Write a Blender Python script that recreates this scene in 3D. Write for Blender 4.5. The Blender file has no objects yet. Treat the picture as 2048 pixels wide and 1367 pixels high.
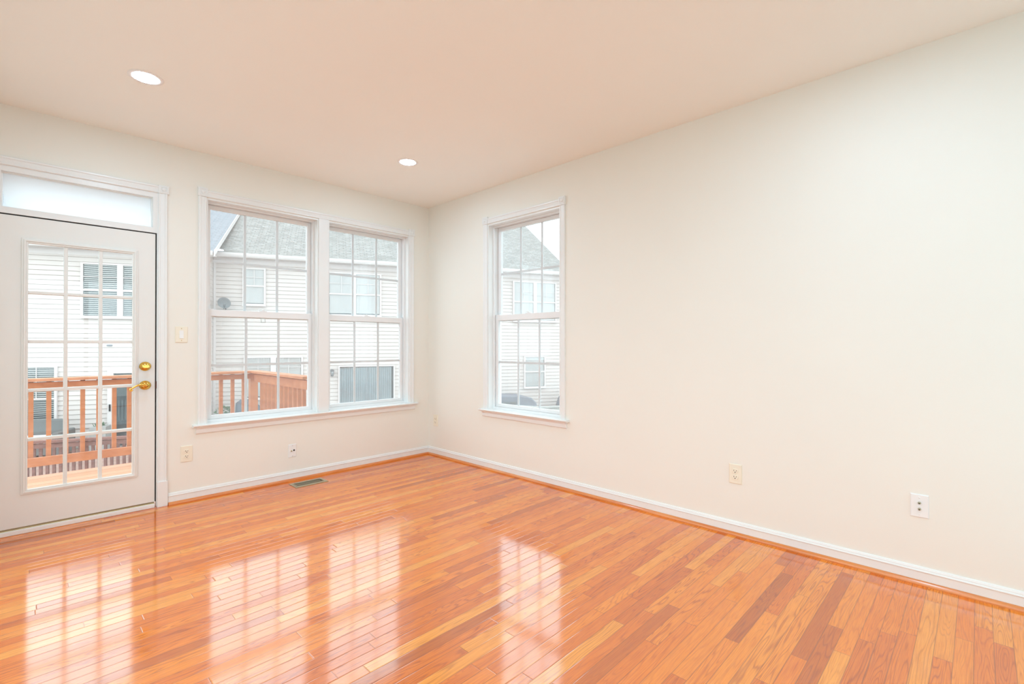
import bpy, bmesh, math, random
from mathutils import Matrix, Vector, Euler
random.seed(7)
S = bpy.context.scene
COL = S.collection

# ------------------------------------------------------------------ camera, sky, exposure
cam_data = bpy.data.cameras.new('camera')
cam_data.sensor_width = 36.0
cam_data.lens = 16.923
cam_data.clip_start = 0.02
cam_data.clip_end = 300
cam = bpy.data.objects.new('camera', cam_data)
COL.objects.link(cam)
YAW, PITCH, ROLL = 0.771700, 0.005037, -0.000435
_F = Vector((math.cos(YAW) * math.cos(PITCH), math.sin(YAW) * math.cos(PITCH), math.sin(PITCH)))
_R = Vector((math.sin(YAW), -math.cos(YAW), 0))
_U = _R.cross(_F)
_R2 = _R * math.cos(ROLL) + _U * math.sin(ROLL)
_U2 = -_R * math.sin(ROLL) + _U * math.cos(ROLL)
cam.matrix_world = Matrix(((_R2.x, _U2.x, -_F.x, -3.2104), (_R2.y, _U2.y, -_F.y, -4.4273),
                           (_R2.z, _U2.z, -_F.z, 1.2156), (0, 0, 0, 1)))
S.camera = cam

W = bpy.data.worlds.new('overcast_sky')
S.world = W
W.use_nodes = True
_bg = W.node_tree.nodes['Background']
_bg.inputs['Color'].default_value = (0.85, 0.98, 1.02, 1)
_bg.inputs['Strength'].default_value = 2.8
LAMP_POWER = 150.0
LAMP_COLOR = (0.82, 1.13, 1.40)

S.view_settings.view_transform = 'Standard'
S.view_settings.look = 'None'
S.view_settings.exposure = 0.14
S.view_settings.gamma = 1.0
S.view_settings.use_curve_mapping = False
S.cycles.use_denoising = True
S.cycles.max_bounces = 10
S.cycles.diffuse_bounces = 6
S.cycles.glossy_bounces = 4
S.cycles.transparent_max_bounces = 24
S.cycles.sample_clamp_indirect = 8.0
S.cycles.caustics_reflective = False
S.cycles.caustics_refractive = False


# ------------------------------------------------------------------ node helpers
def new_mat(name):
    m = bpy.data.materials.new(name)
    m.use_nodes = True
    nt = m.node_tree
    nt.nodes.clear()
    out = nt.nodes.new('ShaderNodeOutputMaterial')
    return m, nt, out


def node(nt, kind, ins=None, **attrs):
    n = nt.nodes.new(kind)
    for k, v in attrs.items():
        setattr(n, k, v)
    if ins:
        for k, v in ins.items():
            s = n.inputs[k]
            if isinstance(v, bpy.types.NodeSocket):
                nt.links.new(v, s)
            else:
                s.default_value = v
    return n


def math_n(nt, op, a, b=0.0, c=0.0):
    return node(nt, 'ShaderNodeMath', {0: a, 1: b, 2: c}, operation=op).outputs[0]


def rgba(c):
    return (c[0], c[1], c[2], 1.0)


def mix_col(nt, fac, a, b, blend='MIX'):
    n = nt.nodes.new('ShaderNodeMix')
    n.data_type = 'RGBA'
    n.blend_type = blend
    for s, v in ((n.inputs[0], fac), (n.inputs[6], a), (n.inputs[7], b)):
        if isinstance(v, bpy.types.NodeSocket):
            nt.links.new(v, s)
        else:
            s.default_value = v
    return n.outputs[2]


def ramp(nt, fac, stops):
    n = nt.nodes.new('ShaderNodeValToRGB')
    e = n.color_ramp.elements
    while len(e) < len(stops):
        e.new(0.5)
    for el, (p, c) in zip(e, stops):
        el.position = p
        el.color = rgba(c)
    nt.links.new(fac, n.inputs[0])
    return n.outputs[0]


def plain(name, col, rough=0.5, metal=0.0, var=0.04, scale=6.0, bump=0.0, bscale=150.0, spec=0.5, coat=0.0):
    """paint / plastic / metal with faint mottling and optional surface texture"""
    m, nt, out = new_mat(name)
    tc = node(nt, 'ShaderNodeTexCoord').outputs['Object']
    nz = node(nt, 'ShaderNodeTexNoise', {'Vector': tc, 'Scale': scale, 'Detail': 3.0}).outputs['Fac']
    lo = tuple(c * (1 - var) for c in col)
    hi = tuple(min(1, c * (1 + var)) for c in col)
    base = ramp(nt, nz, [(0.3, lo), (0.7, hi)])
    b = node(nt, 'ShaderNodeBsdfPrincipled', {'Base Color': base, 'Roughness': rough, 'Metallic': metal,
                                              'Specular IOR Level': spec, 'Coat Weight': coat})
    if bump > 0:
        n2 = node(nt, 'ShaderNodeTexNoise', {'Vector': tc, 'Scale': bscale, 'Detail': 2.0}).outputs['Fac']
        bp = node(nt, 'ShaderNodeBump', {'Height': n2, 'Strength': 1.0, 'Distance': bump})
        nt.links.new(bp.outputs[0], b.inputs['Normal'])
    nt.links.new(b.outputs[0], out.inputs[0])
    return m


def glass_mat(name, tint=(0.96, 0.98, 0.98), f0=0.045, haze=0.0):
    """thin window glass: straight-through tinted transmission with a Schlick mirror reflection"""
    m, nt, out = new_mat(name)
    g = node(nt, 'ShaderNodeNewGeometry')
    d = node(nt, 'ShaderNodeVectorMath', {0: g.outputs['Normal'], 1: g.outputs['Incoming']}, operation='DOT_PRODUCT').outputs['Value']
    d = math_n(nt, 'ABSOLUTE', d)
    q = math_n(nt, 'POWER', math_n(nt, 'SUBTRACT', 1.0, d), 5.0)
    f = math_n(nt, 'MULTIPLY_ADD', q, 1 - f0, f0)
    t = node(nt, 'ShaderNodeBsdfTransparent', {'Color': rgba(tint)}).outputs[0]
    if haze > 0:
        df = node(nt, 'ShaderNodeBsdfDiffuse', {'Color': rgba((0.8, 0.82, 0.84))}).outputs[0]
        t = node(nt, 'ShaderNodeMixShader', {0: haze, 1: t, 2: df}).outputs[0]
    gl = node(nt, 'ShaderNodeBsdfGlossy', {'Color': rgba((1, 1, 1)), 'Roughness': 0.0}).outputs[0]
    mx = node(nt, 'ShaderNodeMixShader', {0: f, 1: t, 2: gl}).outputs[0]
    nt.links.new(mx, out.inputs[0])
    return m


def floor_mat():
    """glossy strip oak: boards run along world X, 57 mm wide, random lengths, stains and grain"""
    m, nt, out = new_mat('oak_strip_floor')
    BW = 0.0572
    tc = node(nt, 'ShaderNodeTexCoord').outputs['Object']
    sx = node(nt, 'ShaderNodeSeparateXYZ', {0: tc})
    x, y = sx.outputs[0], sx.outputs[1]
    v = math_n(nt, 'DIVIDE', y, BW)
    row = math_n(nt, 'FLOOR', v)
    fv = math_n(nt, 'FRACT', v)
    r1 = node(nt, 'ShaderNodeTexWhiteNoise', {'W': row}, noise_dimensions='1D').outputs['Value']
    r2 = node(nt, 'ShaderNodeTexWhiteNoise', {'W': math_n(nt, 'ADD', row, 311.7)}, noise_dimensions='1D').outputs['Value']
    L = math_n(nt, 'MULTIPLY_ADD', r2, 0.75, 0.55)
    xx = math_n(nt, 'MULTIPLY_ADD', r1, 9.0, math_n(nt, 'ADD', x, 20.0))
    u = math_n(nt, 'DIVIDE', xx, L)
    cell = math_n(nt, 'FLOOR', u)
    fu = math_n(nt, 'FRACT', u)
    cv = node(nt, 'ShaderNodeCombineXYZ', {0: row, 1: cell, 2: 3.3}).outputs[0]
    wn = node(nt, 'ShaderNodeTexWhiteNoise', {'Vector': cv}, noise_dimensions='3D')
    idv = wn.outputs['Value']
    idc = node(nt, 'ShaderNodeSeparateColor', {0: wn.outputs['Color']})
    idr, idg, idb = idc.outputs[0], idc.outputs[1], idc.outputs[2]
    base = ramp(nt, idv, FLOOR_TONES)
    # grain coordinates, shifted per board
    gx = math_n(nt, 'MULTIPLY_ADD', idr, 37.0, x)
    gy = math_n(nt, 'MULTIPLY_ADD', idg, 11.0, y)
    gvec = node(nt, 'ShaderNodeCombineXYZ', {0: gx, 1: gy, 2: math_n(nt, 'MULTIPLY', idb, 9.0)}).outputs[0]
    # flame (cathedral) figure: contour lines of a stretched noise field
    s1 = node(nt, 'ShaderNodeMapping', {'Vector': gvec, 'Scale': (1.5, 19.0, 1.0)}).outputs[0]
    f1 = node(nt, 'ShaderNodeTexNoise', {'Vector': s1, 'Scale': 1.0, 'Detail': 1.5, 'Roughness': 0.45}).outputs['Fac']
    dens = math_n(nt, 'MULTIPLY_ADD', idg, 90.0, 60.0)
    ring = math_n(nt, 'SINE', math_n(nt, 'MULTIPLY', f1, dens))
    ring = math_n(nt, 'MULTIPLY_ADD', ring, 0.5, 0.5)
    ring = math_n(nt, 'POWER', ring, 5.0)
    # fine straight pores
    s2 = node(nt, 'ShaderNodeMapping', {'Vector': gvec, 'Scale': (9.0, 420.0, 1.0)}).outputs[0]
    f2 = node(nt, 'ShaderNodeTexNoise', {'Vector': s2, 'Scale': 1.0, 'Detail': 3.0, 'Roughness': 0.6}).outputs['Fac']
    pores = ramp(nt, f2, [(0.36, (0.0, 0.0, 0.0)), (0.56, (1, 1, 1))])
    s3 = node(nt, 'ShaderNodeMapping', {'Vector': gvec, 'Scale': (4.0, 60.0, 1.0)}).outputs[0]
    f3 = node(nt, 'ShaderNodeTexNoise', {'Vector': s3, 'Scale': 1.0, 'Detail': 2.0}).outputs['Fac']
    amt = math_n(nt, 'MULTIPLY_ADD', idb, 0.50, 0.18)
    dark = mix_col(nt, 1.0, base, rgba((0.48, 0.30, 0.18)), 'MULTIPLY')
    c1 = mix_col(nt, math_n(nt, 'MULTIPLY', ring, amt), base, dark)
    c2 = mix_col(nt, math_n(nt, 'MULTIPLY_ADD', f3, 0.5, -0.1), c1, mix_col(nt, 1.0, c1, rgba((0.80, 0.66, 0.50)), 'MULTIPLY'))
    pf = math_n(nt, 'MULTIPLY', math_n(nt, 'SUBTRACT', 1.0, node(nt, 'ShaderNodeRGBToBW', {0: pores}).outputs[0]), 0.60)
    c3 = mix_col(nt, pf, c2, mix_col(nt, 1.0, c2, rgba((0.72, 0.52, 0.38)), 'MULTIPLY'))
    # seams
    ev = math_n(nt, 'MULTIPLY', math_n(nt, 'MINIMUM', fv, math_n(nt, 'SUBTRACT', 1.0, fv)), BW)
    eu = math_n(nt, 'MULTIPLY', math_n(nt, 'MINIMUM', fu, math_n(nt, 'SUBTRACT', 1.0, fu)), L)
    e = math_n(nt, 'MINIMUM', ev, eu)
    seam = node(nt, 'ShaderNodeMapRange', {'Value': e, 'From Min': 0.0006, 'From Max': 0.0020, 'To Min': 1.0, 'To Max': 0.0}).outputs[0]
    c4 = mix_col(nt, math_n(nt, 'MULTIPLY', seam, 0.55), c3, rgba((0.16, 0.045, 0.012)))
    hgt = node(nt, 'ShaderNodeMapRange', {'Value': e, 'From Min': 0.0, 'From Max': 0.004, 'To Min': 0.0, 'To Max': 1.0},
               interpolation_type='SMOOTHSTEP').outputs[0]
    wob = node(nt, 'ShaderNodeTexNoise', {'Vector': node(nt, 'ShaderNodeMapping', {'Vector': gvec, 'Scale': (2.0, 14.0, 1.0)}).outputs[0],
                                          'Scale': 1.0, 'Detail': 1.0}).outputs['Fac']
    hh = math_n(nt, 'MULTIPLY_ADD', wob, 0.9, hgt)
    hh = math_n(nt, 'MULTIPLY_ADD', f2, 0.03, hh)
    bp = node(nt, 'ShaderNodeBump', {'Height': hh, 'Strength': 1.0, 'Distance': 0.00030})
    b = node(nt, 'ShaderNodeBsdfPrincipled', {'Base Color': c4, 'Roughness': 0.42, 'Specular IOR Level': 0.0,
                                              'Coat Weight': 1.0, 'Coat Roughness': 0.10, 'Coat IOR': FLOOR_COAT_IOR,
                                              'Normal': bp.outputs[0], 'Coat Normal': bp.outputs[0]})
    nt.links.new(b.outputs[0], out.inputs[0])
    return m


def wood_mat(name, lo, hi, scale=(2.0, 40.0, 40.0), rough=0.6, coat=0.0):
    m, nt, out = new_mat(name)
    tc = node(nt, 'ShaderNodeTexCoord').outputs['Object']
    mp = node(nt, 'ShaderNodeMapping', {'Vector': tc, 'Scale': scale}).outputs[0]
    f = node(nt, 'ShaderNodeTexNoise', {'Vector': mp, 'Scale': 1.0, 'Detail': 4.0, 'Distortion': 0.6}).outputs['Fac']
    c = ramp(nt, f, [(0.3, lo), (0.7, hi)])
    b = node(nt, 'ShaderNodeBsdfPrincipled', {'Base Color': c, 'Roughness': rough, 'Coat Weight': coat, 'Coat Roughness': 0.15})
    nt.links.new(b.outputs[0], out.inputs[0])
    return m


def board_mat(name, lo, hi, width, along='X', rough=0.7):
    """deck boards with dark joints"""
    m, nt, out = new_mat(name)
    tc = node(nt, 'ShaderNodeTexCoord').outputs['Object']
    sx = node(nt, 'ShaderNodeSeparateXYZ', {0: tc})
    a = sx.outputs[1] if along == 'X' else sx.outputs[0]
    v = math_n(nt, 'DIVIDE', a, width)
    fv = math_n(nt, 'FRACT', v)
    idv = node(nt, 'ShaderNodeTexWhiteNoise', {'W': math_n(nt, 'FLOOR', v)}, noise_dimensions='1D').outputs['Value']
    nz = node(nt, 'ShaderNodeTexNoise', {'Vector': tc, 'Scale': 9.0, 'Detail': 4.0}).outputs['Fac']
    c = ramp(nt, math_n(nt, 'MULTIPLY_ADD', nz, 0.5, math_n(nt, 'MULTIPLY', idv, 0.5)), [(0.2, lo), (0.8, hi)])
    e = math_n(nt, 'MINIMUM', fv, math_n(nt, 'SUBTRACT', 1.0, fv))
    j = math_n(nt, 'LESS_THAN', e, 0.02)
    c = mix_col(nt, j, c, rgba(tuple(k * 0.25 for k in lo)))
    b = node(nt, 'ShaderNodeBsdfPrincipled', {'Base Color': c, 'Roughness': rough})
    nt.links.new(b.outputs[0], out.inputs[0])
    return m


def shingle_mat(name, lo, hi):
    """asphalt shingle courses, in the slope's own object coordinates"""
    m, nt, out = new_mat(name)
    tc = node(nt, 'ShaderNodeTexCoord').outputs['Object']
    sx = node(nt, 'ShaderNodeSeparateXYZ', {0: tc})
    vec = node(nt, 'ShaderNodeCombineXYZ', {0: sx.outputs[0], 1: math_n(nt, 'MULTIPLY', sx.outputs[1], 1.17)}).outputs[0]
    br = node(nt, 'ShaderNodeTexBrick', {'Vector': vec, 'Scale': 1.0, 'Color1': rgba(lo), 'Color2': rgba(hi),
                                         'Mortar': rgba(tuple(c * 0.45 for c in lo)), 'Mortar Size': 0.012, 'Bias': 0.0,
                                         'Brick Width': 0.22, 'Row Height': 0.115}, offset=0.37)
    nz = node(nt, 'ShaderNodeTexNoise', {'Vector': tc, 'Scale': 5.0, 'Detail': 6.0, 'Roughness': 0.7}).outputs['Fac']
    c = mix_col(nt, 0.5, br.outputs['Color'], ramp(nt, nz, [(0.3, lo), (0.7, hi)]))
    b = node(nt, 'ShaderNodeBsdfPrincipled', {'Base Color': c, 'Roughness': 0.85, 'Specular IOR Level': 0.3})
    bp = node(nt, 'ShaderNodeBump', {'Height': br.outputs['Fac'], 'Strength': 0.6, 'Distance': -0.01})
    nt.links.new(bp.outputs[0], b.inputs['Normal'])
    nt.links.new(b.outputs[0], out.inputs[0])
    return m


def weave_mat(name, lo, hi, k=60.0):
    m, nt, out = new_mat(name)
    tc = node(nt, 'ShaderNodeTexCoord').outputs['Object']
    ck = node(nt, 'ShaderNodeTexChecker', {'Vector': tc, 'Scale': k, 'Color1': rgba(lo), 'Color2': rgba(hi)})
    nz = node(nt, 'ShaderNodeTexNoise', {'Vector': tc, 'Scale': 14.0}).outputs['Fac']
    c = mix_col(nt, math_n(nt, 'MULTIPLY', nz, 0.6), ck.outputs[0], rgba(lo))
    b = node(nt, 'ShaderNodeBsdfPrincipled', {'Base Color': c, 'Roughness': 0.8})
    nt.links.new(b.outputs[0], out.inputs[0])
    return m


def emit_mat(name, col, power):
    m, nt, out = new_mat(name)
    e = node(nt, 'ShaderNodeEmission', {'Color': rgba(col), 'Strength': power})
    nt.links.new(e.outputs[0], out.inputs[0])
    return m


def film_mat(name):
    """white privacy film: part clear, part milky diffusing"""
    m, nt, out = new_mat(name)
    t = node(nt, 'ShaderNodeBsdfTransparent', {'Color': rgba((0.97, 0.98, 1.0))}).outputs[0]
    tl = node(nt, 'ShaderNodeBsdfTranslucent', {'Color': rgba((0.97, 0.98, 1.0))}).outputs[0]
    df = node(nt, 'ShaderNodeBsdfDiffuse', {'Color': rgba((0.93, 0.95, 0.97))}).outputs[0]
    a = node(nt, 'ShaderNodeMixShader', {0: 0.2, 1: tl, 2: df}).outputs[0]
    tc = node(nt, 'ShaderNodeTexCoord').outputs['Object']
    nz = node(nt, 'ShaderNodeTexNoise', {'Vector': tc, 'Scale': 3.0}).outputs['Fac']
    f = math_n(nt, 'MULTIPLY_ADD', nz, 0.06, 0.88)
    b = node(nt, 'ShaderNodeMixShader', {0: f, 1: t, 2: a}).outputs[0]
    nt.links.new(b, out.inputs[0])
    return m


FLOOR_COAT_IOR = 2.35
FLOOR_TONES = [(0.0, (0.54, 0.120, 0.005)), (0.08, (0.74, 0.165, 0.005)), (0.45, (0.88, 0.228, 0.007)),
               (0.80, (0.93, 0.290, 0.016)), (1.0, (0.95, 0.370, 0.046))]
M = {}
M['wall'] = plain('cream_wall_paint', (0.83, 0.82, 0.76), 0.55, var=0.008, scale=1.5, bump=0.0002, bscale=260, spec=0.35)
M['ceil'] = plain('flat_ceiling_paint', (0.925, 0.935, 0.895), 0.9, var=0.008, scale=1.2, bump=0.0002, bscale=200, spec=0.1)
M['trim'] = plain('white_trim_paint', (0.815, 0.835, 0.83), 0.32, var=0.01, scale=4)
M['vinyl'] = plain('white_vinyl', (0.83, 0.845, 0.85), 0.35, var=0.01, scale=5)
M['door'] = plain('door_paint', (0.79, 0.795, 0.77), 0.38, var=0.01, scale=3)
M['floor'] = floor_mat()
M['tile'] = board_mat('added_pale_tile', (0.70, 0.69, 0.66), (0.76, 0.75, 0.72), 0.33, 'X', 0.3)
M['shoe'] = wood_mat('stained_shoe_molding', (0.60, 0.17, 0.035), (0.74, 0.27, 0.06), (3, 3, 60), 0.35, 0.6)
M['glass'] = glass_mat('window_glass', (0.965, 0.98, 0.98), 0.035)
M['glass_hazy'] = glass_mat('screened_window_glass', (0.965, 0.98, 0.985), 0.035, 0.085)
M['glass_out'] = glass_mat('neighbour_glass', (0.93, 0.94, 0.94), 0.035)
M['film'] = film_mat('white_window_film')
M['grid'] = plain('grey_white_muntin', (0.74, 0.765, 0.775), 0.4, var=0.01)
M['brass'] = plain('polished_brass', (0.83, 0.55, 0.13), 0.16, 1.0, var=0.05, scale=20)
M['dullbrass'] = plain('dull_gold_metal', (0.62, 0.50, 0.26), 0.4, 0.8, var=0.05)
M['oldbrass'] = plain('register_metal', (0.47, 0.43, 0.30), 0.35, 0.7, var=0.06, scale=12)
M['darkbronze'] = plain('dark_bronze', (0.09, 0.03, 0.02), 0.4, 0.5, var=0.1)
M['steel'] = plain('steel', (0.55, 0.55, 0.54), 0.3, 1.0, var=0.03)
M['black'] = plain('matte_black', (0.012, 0.011, 0.011), 0.6, var=0.1)
M['ivory'] = plain('ivory_plastic', (0.85, 0.80, 0.67), 0.3, var=0.01)
M['whiteplastic'] = plain('white_plastic', (0.84, 0.855, 0.85), 0.3, var=0.01)
M['lampring'] = plain('white_enamel', (0.88, 0.87, 0.86), 0.4, var=0.01)
M['lens'] = emit_mat('led_lens', LAMP_COLOR, LAMP_POWER)
M['cedar'] = wood_mat('stained_deck_rail', (0.45, 0.165, 0.075), (0.60, 0.255, 0.125), (6, 6, 9), 0.65)
M['deckboard'] = board_mat('stained_deck_boards', (0.58, 0.29, 0.17), (0.68, 0.38, 0.245), 0.14, 'X')
M['browndeck'] = board_mat('brown_deck_boards', (0.33, 0.20, 0.165), (0.43, 0.28, 0.235), 0.14, 'X')
M['darkcedar'] = wood_mat('brown_deck_rail', (0.15, 0.062, 0.052), (0.25, 0.115, 0.095), (6, 6, 9), 0.75)
M['siding'] = plain('vinyl_siding', (0.60, 0.530, 0.500), 0.5, var=0.02, scale=1.3)
M['whitealum'] = plain('white_aluminium', (0.66, 0.60, 0.585), 0.4, var=0.01)
M['shingle'] = shingle_mat('grey_shingles', (0.22, 0.21, 0.195), (0.40, 0.38, 0.36))
M['shingle_b'] = shingle_mat('sheen_tinted_shingles', (0.25, 0.26, 0.285), (0.31, 0.315, 0.34))  # bluish sheen on the nearer slope is put into the shingle colour
M['blind'] = plain('pale_blind', (0.64, 0.60, 0.585), 0.6, var=0.03)
M['greyblind'] = plain('sky_tinted_blind', (0.38, 0.41, 0.43), 0.6, var=0.05)  # blind grey with the sky reflected in the glass mixed into it
M['greyframe'] = plain('grey_door_frame', (0.26, 0.27, 0.28), 0.5, var=0.03)
M['darkroom'] = plain('unlit_room_backing', (0.13, 0.145, 0.155), 0.9, var=0.2, scale=2)  # dark panel colour stands in for the unlit rooms behind the panes
M['greyfabric'] = plain('grey_cover_fabric', (0.22, 0.225, 0.25), 0.85, var=0.12, scale=7)
M['charcoal'] = plain('charcoal_cover', (0.10, 0.115, 0.135), 0.8, var=0.15, scale=6)
M['wicker'] = weave_mat('grey_wicker', (0.10, 0.10, 0.10), (0.24, 0.235, 0.23))
M['cushion'] = plain('white_cushion', (0.82, 0.83, 0.85), 0.85, var=0.03)
M['dish'] = plain('dish_grey', (0.15, 0.155, 0.16), 0.55, var=0.2)
M['leaf'] = plain('shrub_leaf', (0.12, 0.18, 0.10), 0.6, var=0.35, scale=18)
M['pot'] = plain('grey_pot', (0.38, 0.37, 0.36), 0.7, var=0.08)
M['ground'] = plain('pale_concrete', (0.50, 0.495, 0.475), 0.9, var=0.12, scale=0.8, bump=0.002, bscale=30)
M['greyrail'] = plain('pale_painted_wood', (0.40, 0.385, 0.365), 0.7, var=0.12)
M['lattice'] = plain('brown_lattice', (0.36, 0.31, 0.26), 0.8, var=0.12)


# ------------------------------------------------------------------ mesh helpers
class MB:
    def __init__(self):
        self.bm = bmesh.new()
        self.mi = 0

    def _faces(self, fs):
        for f in fs:
            f.material_index = self.mi

    def box(self, x0, x1, y0, y1, z0, z1):
        x0, x1 = sorted((x0, x1)); y0, y1 = sorted((y0, y1)); z0, z1 = sorted((z0, z1))
        v = [self.bm.verts.new(p) for p in ((x0, y0, z0), (x1, y0, z0), (x1, y1, z0), (x0, y1, z0),
                                            (x0, y0, z1), (x1, y0, z1), (x1, y1, z1), (x0, y1, z1))]
        self._faces([self.bm.faces.new([v[i] for i in q]) for q in
                     ((3, 2, 1, 0), (4, 5, 6, 7), (0, 1, 5, 4), (1, 2, 6, 5), (2, 3, 7, 6), (3, 0, 4, 7))])
        return self

    def bar(self, a, b, w, h, up=(0, 0, 1)):
        """rectangular bar from a to b, w across, h along up"""
        a, b = Vector(a), Vector(b)
        d = (b - a).normalized()
        up = Vector(up)
        s = d.cross(up).normalized()
        t = s.cross(d).normalized()
        q = [(-w / 2, -h / 2), (w / 2, -h / 2), (w / 2, h / 2), (-w / 2, h / 2)]
        v0 = [self.bm.verts.new(a + s * i + t * j) for i, j in q]
        v1 = [self.bm.verts.new(b + s * i + t * j) for i, j in q]
        fs = [self.bm.faces.new(v0[::-1]), self.bm.faces.new(v1)]
        for i in range(4):
            k = (i + 1) % 4
            fs.append(self.bm.faces.new([v0[i], v0[k], v1[k], v1[i]]))
        self._faces(fs)
        return self

    def prism(self, pts, axis, t0, t1):
        """extrude a 2-D outline along an axis. axis x: pts are (y,z); y: (x,z); z: (x,y)"""
        def P(p, t):
            return {'x': (t, p[0], p[1]), 'y': (p[0], t, p[1]), 'z': (p[0], p[1], t)}[axis]
        v0 = [self.bm.verts.new(P(p, t0)) for p in pts]
        v1 = [self.bm.verts.new(P(p, t1)) for p in pts]
        fs = [self.bm.faces.new(v0[::-1]), self.bm.faces.new(v1)]
        n = len(pts)
        for i in range(n):
            k = (i + 1) % n
            fs.append(self.bm.faces.new([v0[i], v0[k], v1[k], v1[i]]))
        self._faces(fs)
        return self

    def lathe(self, prof, c=(0, 0, 0), axis='z', seg=32, sx=1.0, sy=1.0):
        """revolve (r, h) outline around an axis through c; h runs along the axis"""
        rings = []
        for r, h in prof:
            ring = []
            for i in range(seg):
                a = 2 * math.pi * i / seg
                p, q = r * math.cos(a) * sx, r * math.sin(a) * sy
                o = {'z': (p, q, h), 'y': (p, h, q), 'x': (h, p, q)}[axis]
                ring.append(self.bm.verts.new((c[0] + o[0], c[1] + o[1], c[2] + o[2])))
            rings.append(ring)
        fs = []
        for a, b in zip(rings, rings[1:]):
            for i in range(seg):
                k = (i + 1) % seg
                fs.append(self.bm.faces.new([a[i], a[k], b[k], b[i]]))
        fs.append(self.bm.faces.new(rings[0][::-1]))
        fs.append(self.bm.faces.new(rings[-1]))
        for f in fs:
            f.smooth = True
        self._faces(fs)
        return self

    def tube(self, pts, rad, seg=12):
        pts = [Vector(p) for p in pts]
        n = len(pts)
        rads = rad if isinstance(rad, (list, tuple)) else [rad] * n
        rings = []
        ref = Vector((0.13, 0.31, 0.94))
        for i, p in enumerate(pts):
            d = (pts[min(i + 1, n - 1)] - pts[max(i - 1, 0)]).normalized()
            s = d.cross(ref)
            if s.length < 1e-4:
                s = d.cross(Vector((1, 0, 0)))
            s.normalize()
            t = s.cross(d).normalized()
            rings.append([self.bm.verts.new(p + (s * math.cos(2 * math.pi * k / seg) + t * math.sin(2 * math.pi * k / seg)) * rads[i]) for k in range(seg)])
        fs = []
        for a, b in zip(rings, rings[1:]):
            for i in range(seg):
                k = (i + 1) % seg
                fs.append(self.bm.faces.new([a[i], a[k], b[k], b[i]]))
        fs.append(self.bm.faces.new(rings[0][::-1]))
        fs.append(self.bm.faces.new(rings[-1]))
        for f in fs:
            f.smooth = True
        self._faces(fs)
        return self

    def panel(self, x0, x1, z0, z1, holes, y0, y1):
        """flat panel in the x-z plane with rectangular holes, from y0 to y1"""
        xs = sorted({x0, x1, *[h[0] for h in holes], *[h[1] for h in holes]})
        zs = sorted({z0, z1, *[h[2] for h in holes], *[h[3] for h in holes]})
        xs = [x for x in xs if x0 <= x <= x1]
        zs = [z for z in zs if z0 <= z <= z1]
        V = {}

        def vert(x, z, y):
            k = (round(x, 5), round(z, 5), round(y, 5))
            if k not in V:
                V[k] = self.bm.verts.new((x, y, z))
            return V[k]

        def solid(i, j):
            if i < 0 or j < 0 or i >= len(xs) - 1 or j >= len(zs) - 1:
                return False
            cx, cz = (xs[i] + xs[i + 1]) / 2, (zs[j] + zs[j + 1]) / 2
            return not any(h[0] < cx < h[1] and h[2] < cz < h[3] for h in holes)
        fs = []
        for i in range(len(xs) - 1):
            for j in range(len(zs) - 1):
                if not solid(i, j):
                    continue
                a, b, c, d = xs[i], xs[i + 1], zs[j], zs[j + 1]
                fs.append(self.bm.faces.new([vert(a, c, y0), vert(b, c, y0), vert(b, d, y0), vert(a, d, y0)]))
                fs.append(self.bm.faces.new([vert(a, d, y1), vert(b, d, y1), vert(b, c, y1), vert(a, c, y1)]))
                if not solid(i - 1, j):
                    fs.append(self.bm.faces.new([vert(a, c, y1), vert(a, c, y0), vert(a, d, y0), vert(a, d, y1)]))
                if not solid(i + 1, j):
                    fs.append(self.bm.faces.new([vert(b, c, y0), vert(b, c, y1), vert(b, d, y1), vert(b, d, y0)]))
                if not solid(i, j - 1):
                    fs.append(self.bm.faces.new([vert(a, c, y1), vert(b, c, y1), vert(b, c, y0), vert(a, c, y0)]))
                if not solid(i, j + 1):
                    fs.append(self.bm.faces.new([vert(a, d, y0), vert(b, d, y0), vert(b, d, y1), vert(a, d, y1)]))
        self._faces(fs)
        return self

    def frame(self, x0, x1, z0, z1, t, y0, y1):
        """rectangular ring of width t"""
        return self.panel(x0, x1, z0, z1, [(x0 + t, x1 - t, z0 + t, z1 - t)], y0, y1)

    def grid(self, x0, x1, z0, z1, nx, nz, w, y0, y1):
        """muntin bars dividing a pane in nx by nz, one welded mesh"""
        holes = []
        for i in range(nx):
            for j in range(nz):
                a = x0 + (x1 - x0) * i / nx + (w / 2 if i else 0)
                b = x0 + (x1 - x0) * (i + 1) / nx - (w / 2 if i < nx - 1 else 0)
                c = z0 + (z1 - z0) * j / nz + (w / 2 if j else 0)
                d = z0 + (z1 - z0) * (j + 1) / nz - (w / 2 if j < nz - 1 else 0)
                holes.append((a, b, c, d))
        return self.panel(x0, x1, z0, z1, holes, y0, y1)

    def obj(self, name, mats, parent=None, bevel=0.0, seg=2, smooth=False):
        me = bpy.data.meshes.new(name)
        bmesh.ops.recalc_face_normals(self.bm, faces=self.bm.faces[:])
        self.bm.to_mesh(me)
        self.bm.free()
        if not isinstance(mats, (list, tuple)):
            mats = [mats]
        for m in mats:
            me.materials.append(M[m])
        o = bpy.data.objects.new(name, me)
        COL.objects.link(o)
        if parent:
            o.parent = parent
        if smooth:
            for p in me.polygons:
                p.use_smooth = True
        if bevel > 0:
            b = o.modifiers.new('edge', 'BEVEL')
            b.width = bevel
            b.segments = seg
            b.limit_method = 'ANGLE'
            b.angle_limit = math.radians(40)
        return o


def tag(o, label=None, cat=None, group=None, kind=None):
    for k, v in (('label', label), ('category', cat), ('group', group), ('kind', kind)):
        if v:
            o[k] = v
    return o


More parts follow.
